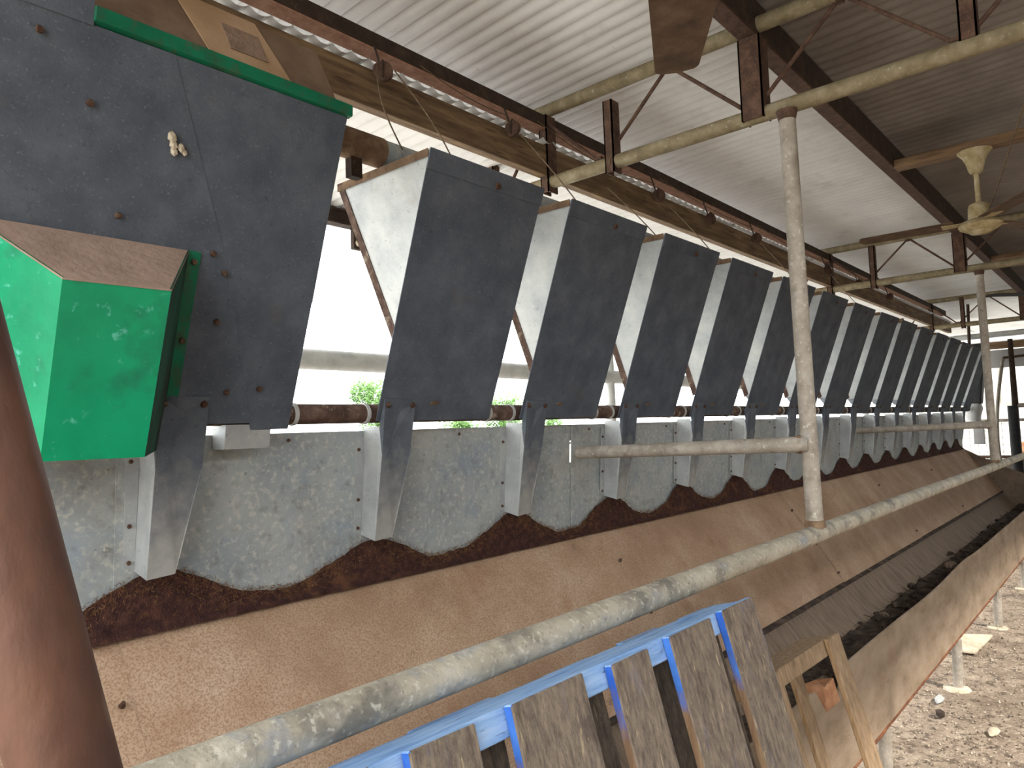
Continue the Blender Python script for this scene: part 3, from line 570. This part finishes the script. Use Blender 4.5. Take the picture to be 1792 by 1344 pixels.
# ------------------------------------------------------------------ pallets leaning against the rail
LEAN = (.736 - .636) / (.787 - .42)
def pallet(name, o, label, boards, back, W, hgt, stringers, wood, edge, top, depth, bth=.02):
    # local frame: u along X, v up the leaning plane, n thickness toward the rail
    p = thing(name, o, label, 'pallet', None)
    V = Vector((0, LEAN, 1)).normalized(); Nn = Vector((0, 1, -LEAN)).normalized(); Ux = Vector((1, -.03, 0)).normalized(); O = Vector(o)
    def pt(u, v, n): return O + Ux * u + V * v + Nn * n
    def blk(u0, u1, v0, v1, n0, n1, nm, mats, par=p, blueleft=True, jig=0, split=True):
        # local object origin sits at the pallet top so paint wear can follow the board
        m = MB(); q = [pt(u0, v0, n0), pt(u1, v0, n0), pt(u1, v0, n1), pt(u0, v0, n1), pt(u0, v1, n0), pt(u1, v1 + jig, n0), pt(u1, v1 + jig, n1), pt(u0, v1, n1)]
        m.add(q, [(3, 2, 1, 0)], 0); m.add(q, [(4, 5, 6, 7)], 2); m.add(q, [(0, 1, 5, 4)], 0); m.add(q, [(1, 2, 6, 5)], 0); m.add(q, [(2, 3, 7, 6)], 0); m.add(q, [(3, 0, 4, 7)], 1)
        ob = MB.build(m, nm, list(mats), par, o=O + V * hgt, fix=False)
        ob.location = V * hgt; bm = bmesh.new(); bm.from_mesh(ob.data); bmesh.ops.remove_doubles(bm, verts=bm.verts, dist=1e-5); bmesh.ops.recalc_face_normals(bm, faces=bm.faces); bm.to_mesh(ob.data); bm.free()
        b = ob.modifiers.new('bevel', 'BEVEL'); b.width = .0025; b.segments = 1
        return ob
    for (u0, u1, dv, v0) in boards: blk(u0, u1, v0, hgt + dv, 0, bth, 'deck_board', (wood, edge, top), jig=random.uniform(-.003, .003))
    for (u0, u1, dv, v0) in back: blk(u0, u1, v0, hgt + dv, depth - bth, depth, 'deck_board', (wood, edge, top))
    for v in stringers: blk(.0, W, v, v + .045, bth + .0008, depth - bth - .0008, 'stringer', (top if v > hgt * .8 and top != wood else wood, edge, top))
    return p
# pallet 1: upper front edge runs from x=.45 to 1.69 at z=-.42, its foot stands on the floor
hg = (H - .42) * math.sqrt(1 + LEAN ** 2)
y_foot = .775 - LEAN * (H - .42)
oP = (.40, y_foot, -H)
def bd(a, b, dv=0): return (a - .40, b - .40, dv, .0)
pallet('wooden_pallet', oP, 'blue-painted wooden pallet standing on edge against the pipe rail',
       [bd(.44, .58), bd(.642, .765), bd(.842, 1.023, .001), bd(1.104, 1.225, -.006), bd(1.305, 1.477, -.002), bd(1.533, 1.69, .003)],
       [bd(.46, .60, -.006), bd(.74, .92, -.002), bd(1.06, 1.2, -.004), bd(1.3, 1.45, -.001), bd(1.55, 1.68, -.003)], 1.29, hg, [.02, hg * .5, hg - .046], 'wood_old', 'blue_edge', 'blue_top', .132)
h2_ = (H - .635) * math.sqrt(1 + LEAN ** 2)
o2_ = (1.76, .75 - LEAN * (H - .635), -H)
pallet('small_pallet', o2_, 'unpainted slatted timber frame leaning beside the blue pallet',
       [(.0, .09, 0, 0), (.435, .522, 0, 0)], [(.385, .445, -.03, 0), (.27, .32, -.03, 0), (.1, .16, -.03, 0)], .515, h2_, [.02, h2_ - .047], 'wood_crate', 'wood_lit_edge', 'wood_crate', .13, .016)


# ------------------------------------------------------------------ litter and stones in the trough
rows = []
for i in range(260):
    x = lerp(2.2, 11.5, i / 259); r = []
    for j in range(11):
        y = lerp(.93, 1.36, j / 10); base = -1.262 + .05 * max(0, (y - 1.2) / .16) ** 2 if y > 1.2 else -1.262
        hgt = (.02 + (.09 + .07 * math.exp(-((x - 3.5) / .35) ** 2)) * max(0, noise.noise(Vector((x * 1.1, y * 2, 0))) + .35) * (1 - ((y - 1.1) / .28) ** 2)) + .022 * noise.noise(Vector((x * 9, y * 9, 3)))
        r.append((x, y, base + (max(-.01, hgt) if 0 < j < 10 else -.015)))
    rows.append(r)
m = MB(); m.grid(rows)
for i in range(420):
    x = random.uniform(2.3, 11.4); y = random.gauss(1.16, .08); y = min(1.34, max(.98, y))
    m.rock((x, y, -1.235 + .05 * random.random()), random.uniform(.012, .035), i, .7)
for i in range(160):
    x = random.uniform(2.4, 11); y = random.uniform(1.0, 1.32); a = random.uniform(0, 3.14); l = random.uniform(.04, .1)
    m.tube([(x, y, -1.2 + .03 * random.random()), (x + l * math.cos(a), y + l * .4 * math.sin(a), -1.19 + .04 * random.random())], .003, 4)
tag(m.build('trough_litter', 'litter', o=(6, 1.1, -1.26), fix=False), 'dark clods and dry litter lying along the trough bottom', 'litter', kind='stuff')
def stone(x, y, z, r, seed, label, mat='pale_stone', name='stone', sub=2, grp=None, cat='stone'):
    m = MB(); m.rock((x, y, z), r, seed, .6, sub); tag(m.build(name, mat, o=(x, y, z - (r[2] if isinstance(r, tuple) else r * .6)), smooth=True), label, cat, grp)
stone(4.87, 1.30, -1.225, (.06, .04, .028), 3, 'smooth pale brown stone lying on the trough pan above the litter', 'pan_brown')
stone(6.6, 1.24, -1.19, (.07, .05, .04), 5, 'rounded grey stone among the litter in the trough', 'pan_brown')
stone(2.72, 1.13, -1.175, (.06, .045, .03), 8, 'grey stone in the trough seen through the slatted frame', 'pale_stone')
stone(3.38, 1.17, -1.19, (.055, .05, .04), 9, 'brown stone heap in the trough beside the slatted frame', 'pan_brown')
m = MB()
bk = [(-.075, -.05, -.03), (.07, -.055, -.03), (.085, .04, -.03), (-.05, .06, -.03), (-.05, -.045, .045), (.02, -.05, .07), (.07, .03, .03), (-.04, .05, .04)]
m.hexa([Vector(p) + Vector((2.675, .945, -.978)) for p in bk])
ob = m.build('broken_brick', 'brick', o=(2.675, .945, -1.008), bevel=.008); tag(ob, 'orange broken brick lying on the dented trough edge', 'brick')

# ------------------------------------------------------------------ loose things on the ground
m = MB(); m.plate([(5.50, .93, -H + .006), (5.98, .90, -H + .006), (5.80, 1.12, -H + .02), (5.44, 1.10, -H + .016)], (0, 0, .022))
tag(m.build('flat_slab', 'pale_stone', o=(5.7, 1.0, -H), bevel=.006), 'flat pale slab lying on the dirt behind a trough leg', 'slab')
m = MB(); m.tube([(8.2, 1.24, -H + .02), (8.45, 1.33, -H + .022), (8.75, 1.47, -H + .02)], [.018, .02, .016], 8)
tag(m.build('stick', 'pale_stone', o=(8.4, 1.3, -H), smooth=True), 'pale stick lying on the dirt under the trough', 'stick')
stone(4.52, .95, -H + .012, (.06, .022, .014), 4, 'thin blue-grey stone on the dirt beside a trough leg', 'rail_grey')
stone(4.2, .66, -H + .012, (.055, .025, .014), 6, 'pale flat stone on the bare dirt in front of the trough', 'pale_stone')
stone(4.28, .90, -H + .02, (.03, .025, .025), 16, 'dark clod on the dirt under the trough', 'litter', 'clod', 1, None, 'clod')
m = MB(); rr = random.Random(3)
for i in range(7000):
    x = 3.1 + 6.4 * rr.random() ** 1.4; y = rr.uniform(.2, 1.7); r = rr.uniform(.003, .010) * (1.5 if rr.random() < .07 else 1)
    c = Vector((x, y, gz(x, y) + r * .25)); a = rr.random() * 3
    vs_ = [c + Vector((math.cos(a + k * 2.094) * r, math.sin(a + k * 2.094) * r * rr.uniform(.6, 1.2), -r * .4)) for k in range(3)] + [c + Vector((rr.uniform(-.4, .4) * r, rr.uniform(-.4, .4) * r, r * rr.uniform(.3, .8)))]
    m.add(vs_, [(0, 1, 3), (1, 2, 3), (2, 0, 3)])
tag(m.build('gravel', 'pebble', o=(5, 1, -H), fix=False), 'fine pale gravel scattered over the dirt floor', 'gravel', kind='stuff')

# ------------------------------------------------------------------ far end of the shed
EX = 12.4
m = MB(); m.box((EX, -3, .93), (EX + .07, 2.9, 1.03)); tag(m.build('end_beam', 'timber_y', o=(EX, 0, .93)), 'orange-brown timber beam across the far end of the shed', 'beam')
m = MB(); m.box((EX + .1, -3, .66), (EX + .12, 2.9, .92)); tag(m.build('end_fascia', 'grey_panel', o=(EX + .1, 0, .66)), 'grey fascia sheet below the end beam', 'panel')
m = MB(); m.tube([(EX - .4, -3, 1.12), (EX - .4, 2.2, 1.10)], .04, 12); tag(m.build('ceiling_conduit', 'rail_grey', o=(EX - .4, 0, 1.1), smooth=True), 'grey pipe running across the far end below the roof', 'pipe')
for y, side in ((-2.8, 'far from the hoppers'), (2.75, 'behind the hopper row')):
    m = MB(); m.tube([(EX + .03, y, -H), (EX + .03, y, .93)], .04, 12); tag(m.build('end_post', 'rail_grey', o=(EX + .03, y, -H), smooth=True), 'grey pipe post carrying the end beam ' + side, 'post', 'posts of the shed end')
sh = thing('white_shed', (18, 1, -H), 'cream white shed standing beyond the far end', 'building')
MB().box((18, -6, -H - .03), (22, 4.6, 1.5)).build('wall', 'white_wall', sh, o=(18, 1, -H))
for i in range(9):
    y = -5.8 + i * 1.15; MB().box((17.96, y, .2), (18, y + 1.1, 1.46)).build('cladding_panel', 'white_wall', sh, o=(18, 1, -H))
MB().box((17.9, -6.1, 1.5), (22.1, 4.7, 1.6)).build('roof_edge', 'grey_panel', sh, o=(18, 1, -H))
MB().box((17.93, 1.5, -1.3), (18, 2.1, -.6)).build('brown_hatch', 'brick', sh, o=(18, 1, -H))
m = MB(); m.box((EX + .02, -4.4, -H - .02), (EX + .12, 2.6, -.66)); tag(m.build('low_wall', 'wall_dark', o=(EX, 0, -H)), 'dark low wall under the mesh gate', 'wall')
# mesh gate
mg = thing('mesh_gate', (EX, 1, -H), 'welded wire mesh gate closing the far end', 'gate'); mo_ = (EX, 1, -H)
MB().tube([(EX - .05, 2.6, -.10), (EX - .05, -1.5, -.10)], .022, 10).build('top_bar', 'pipe_pale', mg, o=mo_, smooth=True)
MB().tube([(EX - .05, 2.6, -.62), (EX - .05, -1.5, -.62)], .022, 10).build('lower_bar', 'rust', mg, o=mo_, smooth=True)
for i in range(42): MB().tube([(EX - .05, 2.55 - i * .1, -.1), (EX - .05, 2.55 - i * .1, -.66)], .003, 4).build('vertical_wire', 'rust_dark', mg, o=mo_)
for i in range(6): MB().tube([(EX - .052, 2.6, -.15 - i * .1), (EX - .052, -1.5, -.15 - i * .1)], .003, 4).build('cross_wire', 'rust_dark', mg, o=mo_)
for y in (2.6, .55, -1.5): MB().tube([(EX - .05, y, -H), (EX - .05, y, -.05)], .025, 10).build('gate_post', 'pipe_pale', mg, o=mo_, smooth=True)
# posts, curved pipe and chute near the gate
gp = thing('dark_post', (12.0, 1.36, -H), 'dark thick pipe post before the mesh gate', 'post')
MB().tube([(12.0, 1.36, -H), (12.0, 1.36, .10)], .065, 16).build('lower_sleeve', 'black', gp, o=(12.0, 1.36, -H), smooth=True)
MB().tube([(12.0, 1.33, .10), (12.0, 1.33, 1.02)], [.04, .03], 14).build('upper_pipe', 'rust_dark', gp, o=(12.0, 1.36, -H), smooth=True)
MB().tube([(12.0, 1.36, .10), (12.0, .6, .10)], .03, 12).build('side_bar', 'pipe_pale', gp, o=(12.0, 1.36, -H), smooth=True)
cp = thing('curved_pipe', (12.2, 1.5, -H), 'bowed pale pipe hoop beside the dark post', 'pipe')
MB().tube([(12.2, 1.45 + .14 * math.sin(math.pi * t) ** 1.0, lerp(.78, -H, t)) for t in [i / 20 for i in range(21)]], .024, 10).build('hoop', 'pipe_pale', cp, o=(12.2, 1.5, -H), smooth=True)
MB().tube([(12.2, 1.45, .78), (12.2, 1.0, .80)], .018, 8).build('top_bar', 'rust', cp, o=(12.2, 1.5, -H), smooth=True)
ch = thing('rubber_chute', (11.9, 1.82, -.1), 'black rubber feed chute hanging after the last hopper', 'chute')
m = MB(); m.hexa([(11.82, 1.70, .14), (12.0, 1.70, .14), (12.0, 1.93, .14), (11.82, 1.93, .14), (11.78, 1.60, .98), (12.05, 1.60, .98), (12.05, 1.90, .98), (11.78, 1.90, .98)]); m.build('body', 'black', ch, o=(11.9, 1.82, -.1), bevel=.02)
m = MB(); m.lathe([(.09, -.1), (.10, -.02), (.13, .08), (.11, .15)], (11.9, 1.82, .0), 14); m.build('spout', 'rail_grey', ch, o=(11.9, 1.82, -.1), smooth=True)
MB().box((11.88, 1.70, -.42), (11.94, 1.83, -.14)).build('switch_box', 'grey_panel', ch, o=(11.9, 1.82, -.1), bevel=.006)
MB().tube([(11.92, 1.8, .98), (11.92, 1.78, 1.56)], .02, 8).build('hanger', 'rust_dark', ch, o=(11.9, 1.82, -.1))

# ------------------------------------------------------------------ trees outside
def tree(x, y, ht, rad, seed, label, squash=1.0):
    o = (x, y, -H - .03); t = thing('tree', o, label, 'tree', 'trees beyond the yard'); rn = random.Random(seed)
    MB().tube([(x, y, -H - .05), (x + .05, y, -H + ht * .35), (x, y + .05, -H + ht * .7)], [.12, .09, .04], 8).build('trunk', 'bark', t, o=o, smooth=True)
    m = MB(); blobs = [(Vector((rn.uniform(-.6, .6) * rad, rn.uniform(-.6, .6) * rad, rn.uniform(-.6, .7) * rad * squash)), rn.uniform(.35, .6) * rad) for _ in range(16)]
    for i in range(5200):
        c, r = rn.choice(blobs); d = Vector((rn.gauss(0, 1), rn.gauss(0, 1), rn.gauss(0, 1))).normalized(); p = Vector((x, y, -H + ht - rad * squash)) + c + d * r * rn.uniform(.7, 1.05)
        a = Vector((rn.gauss(0, 1), rn.gauss(0, 1), rn.gauss(0, 1))).normalized(); b = a.orthogonal().normalized(); s_ = rn.uniform(.05, .1) * rad / 1.3
        m.add([p - a * s_, p + b * s_ * .5, p + a * s_, p - b * s_ * .5], [(0, 1, 2, 3)])
    f = m.build('foliage', 'leaf', t, o=o, fix=False); f['kind'] = 'stuff'
tree(23.6, 30, 4.5, 1.5, 1, 'green leafy tree showing beside the first wedge hopper')
tree(33.4, 30, 4.1, 1.6, 2, 'green bushy tree showing between the first wedge hoppers')
tree(26.6, 27, 2.3, 1.3, 4, 'low green bush showing under the first wedge hopper', .7)
tree(32.2, 26, 2.2, 1.3, 5, 'low green bush growing next to the bushy tree', .7)
tree(75, 16, 4.2, 2.2, 6, 'green tree far beyond the mesh gate')
